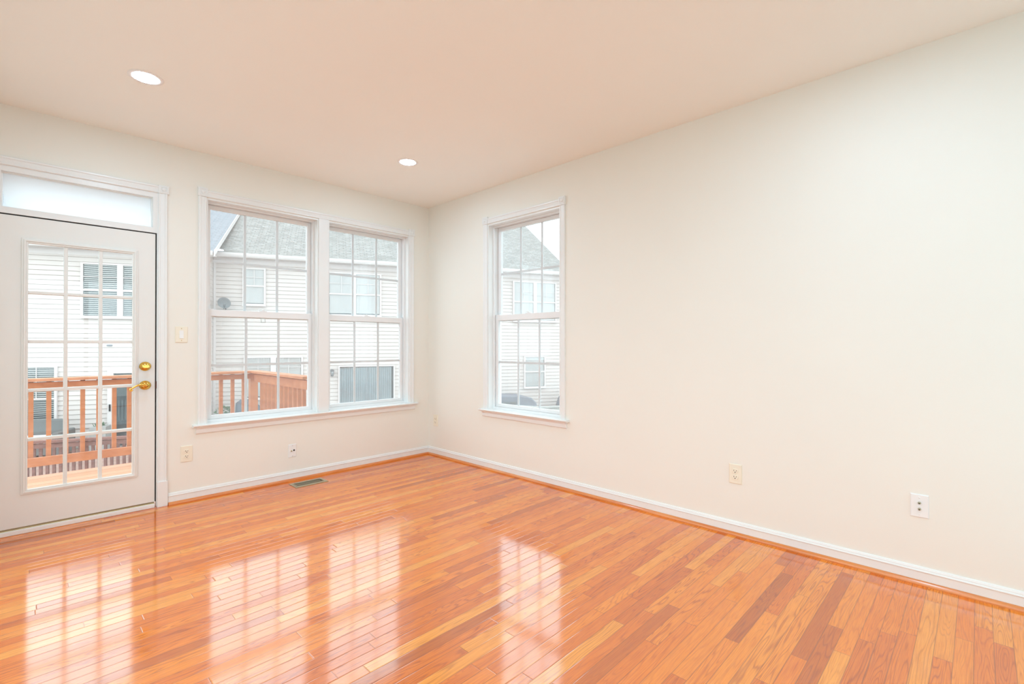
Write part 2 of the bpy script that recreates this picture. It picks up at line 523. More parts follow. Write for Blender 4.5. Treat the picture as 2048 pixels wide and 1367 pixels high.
def empty(name, loc=(0, 0, 0), rotz=0.0, label=None, cat=None, group=None, kind=None):
    o = bpy.data.objects.new(name, None)
    o.empty_display_size = 0.1
    COL.objects.link(o)
    o.location = loc
    o.rotation_euler = (0, 0, rotz)
    return tag(o, label, cat, group, kind)


def copy_tree(o, parent=None):
    c = o.copy()
    COL.objects.link(c)
    if parent:
        c.parent = parent
    for ch in list(o.children):
        copy_tree(ch, c)
    return c


RIGHT = -math.pi / 2      # local x runs along the long wall away from the corner, local -y faces the room

# ------------------------------------------------------------------ room shell
H = 2.74
XL, YR = -3.66, -7.6      # far side of the room behind and beside the viewer
T = 0.17
W1 = (-2.160, -1.252, 0.585, 2.385)
W2 = (-1.157, -0.257, 0.585, 2.385)
W3 = (0.976, 1.876, 0.585, 2.385)          # along the long wall, distance from the corner
DOOR_HOLE = (-3.345, -2.474, 0.0, 2.357)

YF = -4.95     # oak stops behind the viewer; unseen pale tile added to neutralise bounce light
o = MB().box(XL - T, T, YR - T, YF, -0.12, 0.0).obj('floor_added_tile', 'tile')
tag(o, 'added unseen pale tile that keeps bounce light neutral', 'floor', kind='structure')
o = MB().box(XL - T, T, YF, T, -0.12, 0.0).obj('floor', 'floor')
tag(o, 'glossy orange oak strip floor running parallel to the door wall', 'floor', kind='structure')
o = MB().box(XL - T, T, YR - T, T, H, H + 0.16).obj('ceiling', 'ceil')
tag(o, 'plain off-white ceiling with recessed lights', 'ceiling', kind='structure')
o = MB().panel(XL - T, T, 0.0, H, [(W1[0], W1[1], 0.560, W1[3]), (W2[0], W2[1], 0.560, W2[3]), DOOR_HOLE], 0.0, T).obj('wall_back', 'wall')
tag(o, 'cream wall holding the glazed door and the paired windows', 'wall', kind='structure')
o = MB().panel(0.0, -YR + T, 0.0, H, [(W3[0], W3[1], 0.560, W3[3])], 0.0, T).obj('wall_right', 'wall')
o.rotation_euler = (0, 0, RIGHT)
tag(o, 'long blank cream wall with one narrow window near the corner', 'wall', kind='structure')
W5 = (-5.4, -0.7, 0.12, 2.45)
o = MB().panel(YR - T, 0.0, 0.0, H, [W5], 0.0, T).obj('wall_left', 'wall')
o.location = (XL, 0, 0)
o.rotation_euler = (0, 0, math.pi / 2)
tag(o, 'cream side wall behind the hinge side of the door', 'wall', kind='structure')
W6 = (0.40, 3.26, 0.50, 2.45)
o = MB().panel(0.0, -XL, 0.0, H, [W6], 0.0, T).obj('wall_front', 'wall')
o.location = (0, YR, 0)
o.rotation_euler = (0, 0, math.pi)
tag(o, 'cream end wall behind the viewer', 'wall', kind='structure')

BASE_P = [(0, 0), (-0.012, 0), (-0.012, 0.060), (-0.0155, 0.0635), (-0.0155, 0.067), (-0.010, 0.071), (-0.010, 0.076),
          (-0.007, 0.0845), (-0.003, 0.0865), (0, 0.0865)]
SHOE_P = [(-0.012, 0.0), (-0.031, 0.0), (-0.0308, 0.006), (-0.0285, 0.012), (-0.0235, 0.017), (-0.017, 0.0195), (-0.012, 0.020)]


def baseboard(name, loc, rotz, x0, x1, label):
    r = empty(name, loc, rotz, label, 'baseboard', kind='structure')
    MB().prism(BASE_P, 'x', x0, x1).obj('board', 'trim', r)
    o = MB().prism(SHOE_P, 'x', x0, x1).obj('shoe_molding', 'shoe', r)
    tag(o, 'orange stained wooden shoe molding')
    return r


baseboard('baseboard_back', (0, 0, 0), 0, -2.409, -0.0005, 'white baseboard with orange shoe below the paired windows')
baseboard('baseboard_right', (0, 0, 0), RIGHT, 0.012, -YR - 0.001, 'white baseboard with orange shoe along the long blank wall')
baseboard('baseboard_left', (XL, 0, 0), math.pi / 2, -0.62, -0.02, 'white baseboard on the side wall by the door hinges')
baseboard('baseboard_front', (0, YR, 0), math.pi, 0.04, -XL - 0.04, 'white baseboard on the end wall behind the viewer')

# ------------------------------------------------------------------ casings
CW = 0.056


def casing_profile(w=CW):
    return [(0, 0), (0, -0.009), (0.004, -0.013), (0.010, -0.013), (0.013, -0.0095), (w - 0.018, -0.0125),
            (w - 0.014, -0.0165), (w - 0.004, -0.0165), (w, -0.012), (w, 0)]


def v_casing(r, x_in, side, z0, z1, name='side_casing'):
    """vertical casing: x_in is the edge next to the opening, side is +1 or -1"""
    pts = [(x_in + side * a, b) for a, b in casing_profile()]
    return MB().prism(pts, 'z', z0, z1).obj(name, 'trim', r)


def h_casing(r, x0, x1, z_in, name='head_casing'):
    pts = [(b, z_in + a) for a, b in casing_profile()]
    return MB().prism(pts, 'x', x0, x1).obj(name, 'trim', r)


def corner_block(r, x0, x1, z0, z1):
    mb = MB().box(x0, x1, -0.021, 0.0, z0, z1)
    mb.frame(x0 + 0.009, x1 - 0.009, z0 + 0.009, z1 - 0.009, 0.006, -0.0245, -0.0205)
    cx, cz = (x0 + x1) / 2, (z0 + z1) / 2
    mb.lathe([(0.014, -0.0205), (0.014, -0.024), (0.009, -0.026), (0.002, -0.0265)], (cx, 0, cz), 'y', 20)
    return mb.obj('corner_block', 'trim', r, 0.0012)


def stool_apron(r, x0, x1, z, opens, depth):
    nose = [(-0.041, z - 0.014), (-0.046, z - 0.010), (-0.047, z - 0.006), (-0.044, z - 0.001), (-0.040, z), (0.0, z), (0.0, z - 0.018), (-0.036, z - 0.018)]
    mb = MB().prism(nose, 'x', x0, x1)
    for a, b in opens:
        mb.box(a + 0.0005, b - 0.0005, -0.0005, depth, z - 0.024, z)
    mb.obj('stool', 'trim', r)
    ap = [(0, z - 0.018), (-0.026, z - 0.018), (-0.026, z - 0.024), (-0.019, z - 0.030), (-0.014, z - 0.038), (-0.013, z - 0.066),
          (-0.010, z - 0.071), (-0.006, z - 0.074), (0, z - 0.074)]
    MB().prism(ap, 'x', x0 + 0.024, x1 - 0.024).obj('apron', 'trim', r)


def window_trim(name, loc, rotz, opens, label):
    r = empty(name, loc, rotz, label, 'window trim', kind='structure')
    a, b = opens[0][0], opens[-1][1]
    z0, z1 = 0.585, 2.385
    v_casing(r, a, -1, z0, z1 + 0.008)
    v_casing(r, b, 1, z0, z1 + 0.008)
    h_casing(r, a + 0.004, b - 0.004, z1 + 0.006)
    corner_block(r, a - CW - 0.005, a + 0.006, z1 + 0.006, z1 + 0.076)
    corner_block(r, b - 0.006, b + CW + 0.005, z1 + 0.006, z1 + 0.076)
    for (o1, o2) in zip(opens, opens[1:]):
        MB().box(o1[1] - 0.001, o2[0] + 0.001, -0.012, 0.0, z0, z1 + 0.006).obj('mullion_casing', 'trim', r, 0.002)
    stool_apron(r, a - 0.094, b + 0.094, z0, opens, T - 0.004)
    return r


window_trim('trim_1', (0, 0, 0), 0, [W1[:2], W2[:2]], 'white casing, sill and corner blocks framing the paired windows')
window_trim('trim_2', (0, 0, 0), RIGHT, [W3[:2]], 'white casing, sill and corner blocks framing the narrow long-wall window')


def hung_window(name, loc, rotz, op, label, pull=False):
    """vinyl double-hung window in a wall opening, local -y faces the room"""
    x0, x1, z0, z1 = op
    r = empty(name, loc, rotz, label, 'window', kind='structure')
    # jamb extension lining the opening and vinyl frame
    MB().panel(x0, x1, z0, z1, [(x0 + 0.010, x1 - 0.010, z0 - 0.001, z1 - 0.010)], -0.0005, 0.062).obj('jamb', 'trim', r)
    mb = MB().panel(x0, x1, z0, z1, [(x0 + 0.020, x1 - 0.020, z0 + 0.020, z1 - 0.018)], 0.062, T - 0.005)
    mb.panel(x0 + 0.008, x1 - 0.008, z0 + 0.008, z1 - 0.010, [(x0 + 0.027, x1 - 0.027, z0 + 0.022, z1 - 0.024)], 0.0635, 0.071)
    mb.obj('window_frame', 'vinyl', r)
    zm = z0 + 0.888          # centre of the meeting rails
    st = 0.036
    # upper sash (outside track)
    a, b = x0 + 0.021, x1 - 0.021
    us = MB().panel(a, b, zm - 0.030, z1 - 0.019, [(a + st, b - st, zm + 0.012, z1 - 0.052)], 0.119, 0.150).obj('upper_sash', 'vinyl', r, 0.002)
    g = (a + st - 0.003, b - st + 0.003, zm + 0.009, z1 - 0.049)
    MB().box(g[0], g[1], 0.128, 0.143, g[2], g[3]).obj('pane', 'glass_hazy', us)
    MB().grid(g[0], g[1], g[2], g[3], 3, 2, 0.021, 0.133, 0.139).obj('muntin_grid', 'grid', us)
    # lower sash (room-side track)
    ls = MB().panel(a, b, z0 + 0.021, zm + 0.030, [(a + st, b - st, z0 + 0.052, zm - 0.024)], 0.082, 0.113).obj('lower_sash', 'vinyl', r, 0.002)
    g = (a + st - 0.003, b - st + 0.003, z0 + 0.049, zm - 0.021)
    MB().box(g[0], g[1], 0.091, 0.106, g[2], g[3]).obj('pane', 'glass_hazy', ls)
    MB().grid(g[0], g[1], g[2], g[3], 3, 2, 0.021, 0.096, 0.102).obj('muntin_grid', 'grid', ls)
    # lock on the meeting rail, tilt latches at its ends
    cx = (x0 + x1) / 2
    mb = MB().box(cx - 0.032, cx + 0.032, 0.084, 0.112, zm + 0.030, zm + 0.037)
    mb.lathe([(0.013, 0.0), (0.013, 0.010), (0.009, 0.014)], (cx, 0.098, zm + 0.036), 'z', 16)
    mb.bar((cx, 0.098, zm + 0.046), (cx - 0.034, 0.090, zm + 0.046), 0.009, 0.006)
    mb.obj('sash_lock', 'vinyl', r, 0.0015)
    for sx in (a + 0.03, b - 0.03):
        MB().box(sx - 0.024, sx + 0.024, 0.086, 0.110, zm + 0.030, zm + 0.036).obj('tilt_latch', 'vinyl', r, 0.0015)
    if pull:
        MB().frame(cx - 0.018, cx + 0.018, zm - 0.066, zm - 0.026, 0.0045, 0.0835, 0.0875).obj('wire_pull', 'steel', r)
    return r


hung_window('window_1', (0, 0, 0), 0, W1, 'double-hung window of the pair, the one next to the light switch', True)
hung_window('window_2', (0, 0, 0), 0, W2, 'double-hung window of the pair, the one next to the room corner')
hung_window('window_3', (0, 0, 0), RIGHT, W3, 'single narrow double-hung window in the long blank wall')

r = empty('window_6_added', (0, YR, 0), math.pi, 'added unseen window in the end wall for extra daylight', 'window', kind='structure')  # unseen window added to bring more daylight into the room
MB().panel(W6[0], W6[1], W6[2], W6[3], [(W6[0] + 0.95 * i + 0.03, W6[0] + 0.95 * (i + 1) - 0.03, W6[2] + 0.04, W6[3] - 0.04) for i in range(3)], 0.06, 0.12).obj('window_frame', 'vinyl', r)
for i in range(3):
    MB().box(W6[0] + 0.95 * i + 0.028, W6[0] + 0.95 * (i + 1) - 0.028, 0.08, 0.09, W6[2] + 0.038, W6[3] - 0.038).obj('pane', 'glass', r)

# unseen picture windows added in the side wall as the room's main daylight
r = empty('window_5_added', (XL, 0, 0), math.pi / 2, 'added unseen picture windows in the side wall for daylight', 'window', kind='structure')
mb = MB()
n5 = 5
bw = (W5[1] - W5[0]) / n5
mb.panel(W5[0], W5[1], W5[2], W5[3], [(W5[0] + bw * i + 0.03, W5[0] + bw * (i + 1) - 0.03, W5[2] + 0.04, W5[3] - 0.04) for i in range(n5)], 0.06, 0.12)
mb.obj('window_frame', 'vinyl', r)
for i in range(n5):
    MB().box(W5[0] + bw * i + 0.028, W5[0] + bw * (i + 1) - 0.028, 0.08, 0.09, W5[2] + 0.038, W5[3] - 0.038).obj('pane', 'glass', r)
MB().box(W5[0] - 0.06, W5[1] + 0.06, -0.03, 0.0, W5[2] - 0.02, W5[2]).obj('stool', 'trim', r, 0.003)

# ------------------------------------------------------------------ glazed door with transom
DX0, DX1 = -3.304, -2.490
r = empty('trim_3', (0, 0, 0), 0, 'white casing with corner blocks and plinths round the door and transom', 'door trim', kind='structure')
v_casing(r, -2.474, 1, 0.186, 2.356)
v_casing(r, -3.320, -1, 0.186, 2.356)
h_casing(r, -3.322, -2.472, 2.354)
corner_block(r, -2.477, -2.410, 2.3535, 2.4125)
corner_block(r, -3.384, -3.317, 2.3535, 2.4125)
for a in (-2.478, -3.383):
    MB().prism([(a, 0), (a, -0.019), (a + 0.003, -0.022), (a + 0.063, -0.022), (a + 0.067, -0.018), (a + 0.067, 0)], 'z', 0.0, 0.187).obj('plinth_block', 'trim', r, 0.0015)

r = empty('door_1', (0, 0, 0), 0, 'white exterior door with fifteen glass lights and brass lever', 'door', kind='structure')
LITE = (-3.163, -2.621, 0.277, 1.876)
MB().panel(DX0, DX1, 0.043, 2.043, [(LITE[0] - 0.012, LITE[1] + 0.012, LITE[2] - 0.012, LITE[3] + 0.012)], 0.004, 0.049).obj('door_slab', 'door', r, 0.0015)
# jamb with openings for the slab and the transom glass
mb = MB()
mb.panel(-3.345, -2.474, 0.0, 2.357, [(-3.311, -2.4815, -0.001, 2.0515), (-3.286, -2.506, 2.092, 2.318)], 0.000, 0.004)
mb.panel(-3.345, -2.474, 0.0, 2.357, [(-3.311, -2.4815, -0.001, 2.0515), (-3.286, -2.506, 2.092, 2.318)], 0.004, T)
mb.obj('door_jamb', 'trim', r)
MB().panel(-3.3108, -2.4817, 0.040, 2.0513, [(-3.3045, -2.4895, 0.039, 2.0435)], 0.016, 0.062).obj('dark_gap_strip', 'black', r)  # black strip stands in for the shade in the gap round the slab
# moulded frame round the glass
mb = MB()
xa, xb, za, zb = -3.194, -2.594, 0.246, 1.907
mb.frame(xa, xb, za, zb, 0.012, -0.004, 0.005)
mb.frame(xa + 0.010, xb - 0.010, za + 0.010, zb - 0.010, 0.012, -0.010, 0.005)
mb.frame(xa + 0.020, xb - 0.020, za + 0.020, zb - 0.020, 0.012, -0.004, 0.020)
mb.obj('lite_frame', 'door', r, 0.003)
MB().box(LITE[0] - 0.004, LITE[1] + 0.004, 0.019, 0.033, LITE[2] - 0.004, LITE[3] + 0.004).obj('glass_pane', 'glass', r)
MB().grid(LITE[0], LITE[1], LITE[2], LITE[3], 3, 5, 0.020, 0.006, 0.019).obj('muntin_grid', 'door', r, 0.003)
MB().grid(LITE[0], LITE[1], LITE[2], LITE[3], 3, 5, 0.020, 0.033, 0.045).obj('outer_muntin_grid', 'door', r, 0.003)
mb = MB().box(DX0 + 0.002, DX1 - 0.002, -0.012, 0.060, 0.0, 0.030)
mb.obj('threshold', 'trim', r, 0.004)
mb = MB().box(DX0 + 0.002, DX1 - 0.002, 0.0, 0.046, 0.030, 0.0355)
tag(mb.obj('sweep', 'dullbrass', r), 'gold metal sweep along the door bottom')


def rosette(mb, cx, cz, y):
    mb.lathe([(0.036, y), (0.036, y - 0.003), (0.034, y - 0.006), (0.029, y - 0.011), (0.022, y - 0.015), (0.019, y - 0.020), (0.002, y - 0.021)],
             (cx, 0, cz), 'y', 40, 1.0, 0.94)


mb = MB()
rosette(mb, -2.550, 1.055, 0.004)
d = mb.obj('deadbolt', 'brass', r)
mb = MB().bar((-2.550, -0.016, 1.055), (-2.550, -0.034, 1.055), 0.014, 0.014)
mb.prism([(-2.572, 1.050), (-2.566, 1.064), (-2.550, 1.068), (-2.534, 1.064), (-2.528, 1.050), (-2.540, 1.043), (-2.560, 1.043)], 'y', -0.032, -0.041)
tag(mb.obj('thumb_turn', 'brass', d, 0.002), 'brass deadbolt thumb turn')
mb = MB()
rosette(mb, -2.550, 0.915, 0.004)
d = mb.obj('door_handle', 'brass', r)
mb = MB().tube([(-2.550, -0.014, 0.915), (-2.550, -0.040, 0.915), (-2.550, -0.052, 0.915)], [0.012, 0.0105, 0.012], 20)
P = []
for i in range(26):
    t = i / 25
    P.append((-2.548 - 0.088 * t, -0.050 - 0.006 * math.sin(t * 3.1), 0.915 + 0.012 * math.sin(t * 3.3) - 0.016 * t * t))
for i in range(1, 12):
    a = i / 11 * 4.6
    P.append((-2.638 - 0.007 * math.sin(a), -0.050, 0.8975 - 0.0075 + 0.0075 * math.cos(a)))
mb.tube(P, [0.0105 - 0.005 * min(1, i / 20) for i in range(len(P))], 12)
mb.lathe([(0.0002, -0.052), (0.006, -0.055), (0.0085, -0.050), (0.006, -0.044), (0.0002, -0.043)], (-2.641, 0, 0.894), 'y', 16)
mb.obj('lever', 'brass', d)
tag(MB().box(-2.4885, -2.4815, -0.002, 0.0155, 0.888, 0.942).obj('strike_plate', 'darkbronze', r), 'dark strike plate on the jamb')

r = empty('window_4', (0, 0, 0), 0, 'long narrow transom window above the door, covered with white film', 'window', kind='structure')
mb = MB()
mb.frame(-3.293, -2.499, 2.085, 2.325, 0.014, 0.030, 0.060)
mb.obj('window_frame', 'trim', r, 0.003)
MB().box(-3.284, -2.508, 0.046, 0.056, 2.094, 2.316).obj('pane', 'glass', r)
edge = []
za, zb = 2.100, 2.312
n = 14
for i in range(n + 1):
    t = i / n
    edge.append((-2.512 - 0.010 * max(0, math.sin(t * 6.5 + 0.3)) * (1 - t) - 0.001, za + (zb - za) * t))
for i in range(n + 1):
    t = 1 - i / n
    edge.append((-3.281 + 0.010 * max(0, math.sin(t * 6.0 + 0.2)) * (1 - t) + 0.001, za + (zb - za) * t))
tag(MB().prism(edge, 'y', 0.0435, 0.0450).obj('window_film', 'film', r), 'white translucent film on the transom glass')


# ------------------------------------------------------------------ ceiling lights
def make_light(x, y, label):
    t = empty('recessed_light', (x, y, H), 0, label, 'ceiling light', 'recessed ceiling lights')
    MB().lathe([(0.084, -0.0005), (0.084, -0.0018), (0.082, -0.0032), (0.0650, -0.0032), (0.0635, -0.0028), (0.0632, -0.0005)], seg=56).obj('trim_ring', 'lampring', t)
    MB().lathe([(0.0622, -0.001), (0.0622, -0.0031), (0.052, -0.0045), (0.032, -0.0054), (0.004, -0.0058)], seg=56).obj('lens', 'lens', t)
    return t


L0 = make_light(-2.703, -1.017, 'round recessed ceiling light above the door side of the room')
for x, y, lb in ((-0.937, -1.000, 'round recessed ceiling light closest to the room corner'),
                 (-0.95, -4.08, 'second recessed light from the corner along the blank wall'),
                 (-2.70, -4.08, 'second recessed light from the door, above the viewer'),
                 (-0.95, -5.65, 'added unseen recessed fill light along the blank wall'),  # last row is added out of view to fill the room with light
                 (-2.70, -5.65, 'added unseen recessed fill light on the door side, by the end wall')):
    c = copy_tree(L0)
    c.location = (x, y, H)
    c['label'] = lb


# ------------------------------------------------------------------ wall plates and floor register
def plate(mb, w, h, d=0.0065):
    mb.panel(-w / 2, w / 2, -h / 2, h / 2, [], -0.003, 0.0)
    mb.panel(-w / 2 + 0.003, w / 2 - 0.003, -h / 2 + 0.003, h / 2 - 0.003, [], -d, -0.002)
    return mb


def screws(r, zs, m='ivory'):
    for z in zs:
        MB().lathe([(0.0034, -0.006), (0.0034, -0.0072), (0.0025, -0.0078)], (0, 0, z), 'y', 12).obj('screw', m, r)


def outlet(loc, rotz, label):
    r = empty('wall_outlet', loc, rotz, label, 'outlet', 'ivory wall outlets')
    plate(MB(), 0.080, 0.126).obj('cover_plate', 'ivory', r, 0.002)
    for s in (1, -1):
        cz = 0.0195 * s
        pts = []
        for i in range(28):
            a = 2 * math.pi * i / 28
            pts.append((0.0172 * math.cos(a), cz + max(-0.0135, min(0.0135, 0.0172 * math.sin(a)))))
        f = MB().prism(pts, 'y', -0.0105, -0.004).obj('receptacle', 'ivory', r)
        mb = MB().box(-0.0084, -0.0056, -0.0108, -0.0095, cz - 0.001, cz + 0.0075)
        mb.box(0.0056, 0.0082, -0.0108, -0.0095, cz - 0.0005, cz + 0.0065)
        mb.lathe([(0.0031, -0.0095), (0.0031, -0.0108)], (0, 0, cz - 0.0072), 'y', 12)
        tag(mb.obj('slots', 'black', f), 'dark plug slots')
    screws(r, (0.0,))
    return r


o1 = outlet((-2.290, 0, 0.368), 0, 'ivory double outlet on the wall between the door and the window sill')
for loc, rz, lb in (((0, -3.301, 0.387), RIGHT, 'ivory double outlet in the middle of the long blank wall'),
                    ((0, -0.138, 0.383), RIGHT, 'ivory double outlet low on the long wall, close beside the room corner')):
    c = copy_tree(o1)
    c.location = loc
    c.rotation_euler = (0, 0, rz)
    c['label'] = lb

r = empty('light_switch', (-2.326, 0, 1.293), 0, 'ivory light switch plate with pale rocker between door and window', 'light switch')
plate(MB(), 0.082, 0.126).obj('cover_plate', 'ivory', r, 0.002)
MB().prism([(-0.005, -0.031), (-0.0125, -0.030), (-0.0085, 0.0), (-0.0075, 0.031), (-0.005, 0.031)], 'x', -0.0135, 0.0135).obj('rocker', 'whiteplastic', r, 0.001)
screws(r, (0.046, -0.046), 'dullbrass')


def coax(r, x, z, m1='dullbrass'):
    mb = MB().lathe([(0.0068, -0.005), (0.0068, -0.009)], (x, 0, z), 'y', 6)
    mb.lathe([(0.0045, -0.008), (0.0045, -0.018), (0.003, -0.018)], (x, 0, z), 'y', 16)
    o = mb.obj('coax_jack', m1, r)
    MB().lathe([(0.0028, -0.0178), (0.0028, -0.0184)], (x, 0, z), 'y', 12).obj('jack_hole', 'black', o)


r = empty('cable_plate', (-1.487, 0, 0.264), 0, 'white cable plate with two side-by-side jacks under the paired windows', 'cable jack')
plate(MB(), 0.070, 0.116).obj('cover_plate', 'whiteplastic', r, 0.002)
coax(r, -0.010, 0.0)
o = MB().lathe([(0.0075, -0.005), (0.0075, -0.0085)], (0.013, 0, 0.004), 'y', 16).obj('phone_jack', 'black', r)
screws(r, (0.046, -0.046), 'steel')
r = empty('cable_plate', (0, -4.202, 0.393), RIGHT, 'white cable plate with two stacked jacks on the long blank wall', 'cable jack')
plate(MB(), 0.074, 0.118).obj('cover_plate', 'whiteplastic', r, 0.002)
coax(r, 0.0, 0.0155, 'oldbrass')
coax(r, 0.0, -0.0155, 'oldbrass')
screws(r, (0.042, -0.042), 'whiteplastic')

r = empty('floor_register', (-1.420, -0.194, 0), 0, 'dull gold metal floor register below the paired windows', 'floor vent')
mb = MB()
mb.panel(-0.142, 0.142, -0.078, 0.078, [(-0.118, 0.118, -0.050, 0.050)], 0.0, 0.005)
mb.panel(-0.124, 0.124, -0.056, 0.056, [(-0.115, 0.115, -0.047, 0.047)], 0.004, 0.0065)
o = mb.obj('frame', 'oldbrass', r, 0.0012)
o.data.transform(Matrix.Rotation(math.radians(-90), 4, 'X') @ Matrix.Scale(-1, 4, (0, 1, 0)))
mb = MB()
for i in range(23):
    x = -0.110 + i * 0.010
    mb.bar((x, -0.049, 0.0035), (x, 0.049, 0.0035), 0.0030, 0.004)
mb.bar((-0.117, 0, 0.0036), (0.117, 0, 0.0036), 0.005, 0.004)
mb.obj('louver_grille', 'oldbrass', r)
MB().box(-0.118, 0.118, -0.050, 0.050, 0.0003, 0.0009).obj('dark_duct_backing', 'black', r)  # black sheet stands in for the shade down the duct
MB().bar((0.108, -0.018, 0.006), (0.108, 0.012, 0.006), 0.004, 0.004).obj('damper_lever', 'black', r)

# ------------------------------------------------------------------ our deck outside the door
tag(MB().box(-5.2, -1.0655, T + 0.02, 2.268, -0.115, -0.08).obj('deck_platform', 'deckboard'),
    'orange stained wooden deck floor just outside the glazed door', 'deck')
r = empty('deck_railing', (0, 0, -0.08), 0, 'orange stained wooden railing round the deck outside the door', 'railing')
z0 = 0.08          # heights below are above our floor; the empty sits at deck level


def zz(z):
    return z + z0


MB().box(-5.2, -1.015, 2.185, 2.325, zz(0.852), zz(0.882)).obj('cap_rail', 'cedar', r, 0.004)
MB().box(-1.15, -1.015, 0.60, 2.184, zz(0.852), zz(0.882)).obj('cap_rail', 'cedar', r, 0.004)
MB().box(-5.2, -1.062, 2.232, 2.268, zz(0.782), zz(0.842)).obj('upper_rail', 'cedar', r, 0.002)
MB().box(-1.10, -1.064, 0.60, 2.231, zz(0.742), zz(0.838)).obj('upper_rail', 'cedar', r, 0.002)
MB().box(-5.2, -1.062, 2.215, 2.250, zz(0.018), zz(0.104)).obj('lower_rail', 'cedar', r, 0.002)
MB().box(-1.10, -1.064, 0.60, 2.214, zz(0.018), zz(0.104)).obj('lower_rail', 'cedar', r, 0.002)
MB().box(-1.125, -1.037, 2.27, 2.355, -0.9, zz(0.851)).obj('post', 'cedar', r, 0.003)
MB().box(-1.0635, -0.98, 0.60, 0.685, -0.9, zz(0.851)).obj('post', 'cedar', r, 0.003)
b0 = MB().box(-0.0185, 0.0185, 0.0, 0.036, zz(0.030), zz(0.846)).obj('baluster', 'cedar', r)
b0.location = (-3.115, 2.2695, 0)
for k in list(range(-12, 0)) + list(range(1, 16)):
    c = b0.copy()
    COL.objects.link(c)
    c.location = (-3.115 + 0.1275 * k, 2.2695, 0)
for k in range(11):
    c = b0.copy()
    COL.objects.link(c)
    c.rotation_euler = (0, 0, math.pi / 2)
    c.location = (-1.0268, 2.10 - 0.1275 * k, 0)

# ------------------------------------------------------------------ ground and the neighbouring row
ZG = -1.55
tag(MB().box(-60, 60, -60, 80, ZG - 0.2, ZG).obj('ground', 'ground'), 'pale paved ground behind the houses', 'ground', kind='structure')

FR = math.radians(-25.39)
FO = (5.967, 9.348, 0)


def siding(mb, s0, s1, z0, z1, y, course=0.125, phase=1.664, butt=0.016):
    """clapboard courses as one saw-toothed sheet with a back"""
    k0 = math.ceil((z0 - phase) / course - 1e-6)
    k1 = math.floor((z1 - phase) / course + 1e-6)
    pts = [(y + 0.12, z0), (y - 0.004, z0)]
    for k in range(k0, k1 + 1):
        z = phase + k * course
        if z - z0 > 0.03:
            pts.append((y - 0.001, z - 0.009))
            pts.append((y + 0.010, z - 0.009))
            pts.append((y + 0.010, z))
        pts.append((y - butt, z))
        pts.append((y - butt, z + 0.012))
    pts += [(y, z1), (y + 0.12, z1)]
    return mb.prism(pts, 'x', s0, s1)


def row_window(parent, y, panes, z0, z1, mid, blind='closed', grid=True, tr=0.055, lower_blind=None):
    """neighbour's double-hung window unit: frame part with pane and blind sub-parts; panes = [(s0,s1),...]"""
    a, b = panes[0][0], panes[-1][1]
    mb = MB()
    holes = []
    for p in panes:
        holes += [(p[0], p[1], z0, mid - 0.022), (p[0], p[1], mid + 0.022, z1)]
    mb.panel(a - tr, b + tr, z0 - tr, z1 + tr * 0.8, holes, y - 0.075, y - 0.012)
    mb.box(a - tr - 0.01, b + tr + 0.01, y - 0.10, y - 0.07, z0 - tr - 0.02, z0 - tr + 0.012)
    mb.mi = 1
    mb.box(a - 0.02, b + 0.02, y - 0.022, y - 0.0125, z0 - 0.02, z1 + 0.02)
    w = mb.obj('window', ['whitealum', 'darkroom'], parent)
    for p in panes:
        g = MB()
        g.box(p[0] - 0.005, p[1] + 0.005, y - 0.060, y - 0.055, z0 - 0.005, mid)
        g.box(p[0] - 0.005, p[1] + 0.005, y - 0.060, y - 0.055, mid, z1 + 0.005)
        g.obj('pane', 'glass_out', w)
        if grid:
            MB().grid(p[0], p[1], mid + 0.022, z1, 2, 2, 0.018, y - 0.066, y - 0.061).obj('muntin_grid', 'whitealum', w)
        m = MB()
        z = z1 - 0.02
        step = 0.052
        while z > z0 + 0.02:
            tilt = 0.027 if blind == 'closed' else (0.0125 if z > mid else 0.009)
            if blind == 'vertical':
                break
            m.bar((p[0] + 0.01, y - 0.040, z), (p[1] - 0.01, y - 0.040, z), 0.004, tilt * 2)
            z -= step
        if blind == 'vertical':
            s = p[0] + 0.02
            while s < p[1] - 0.01:
                m.bar((s, y - 0.040, z0 + 0.02), (s, y - 0.040, z1 - 0.02), 0.075, 0.004, (0.35, 1, 0))
                s += 0.078
        m.obj('blind', 'blind', w)
    return w


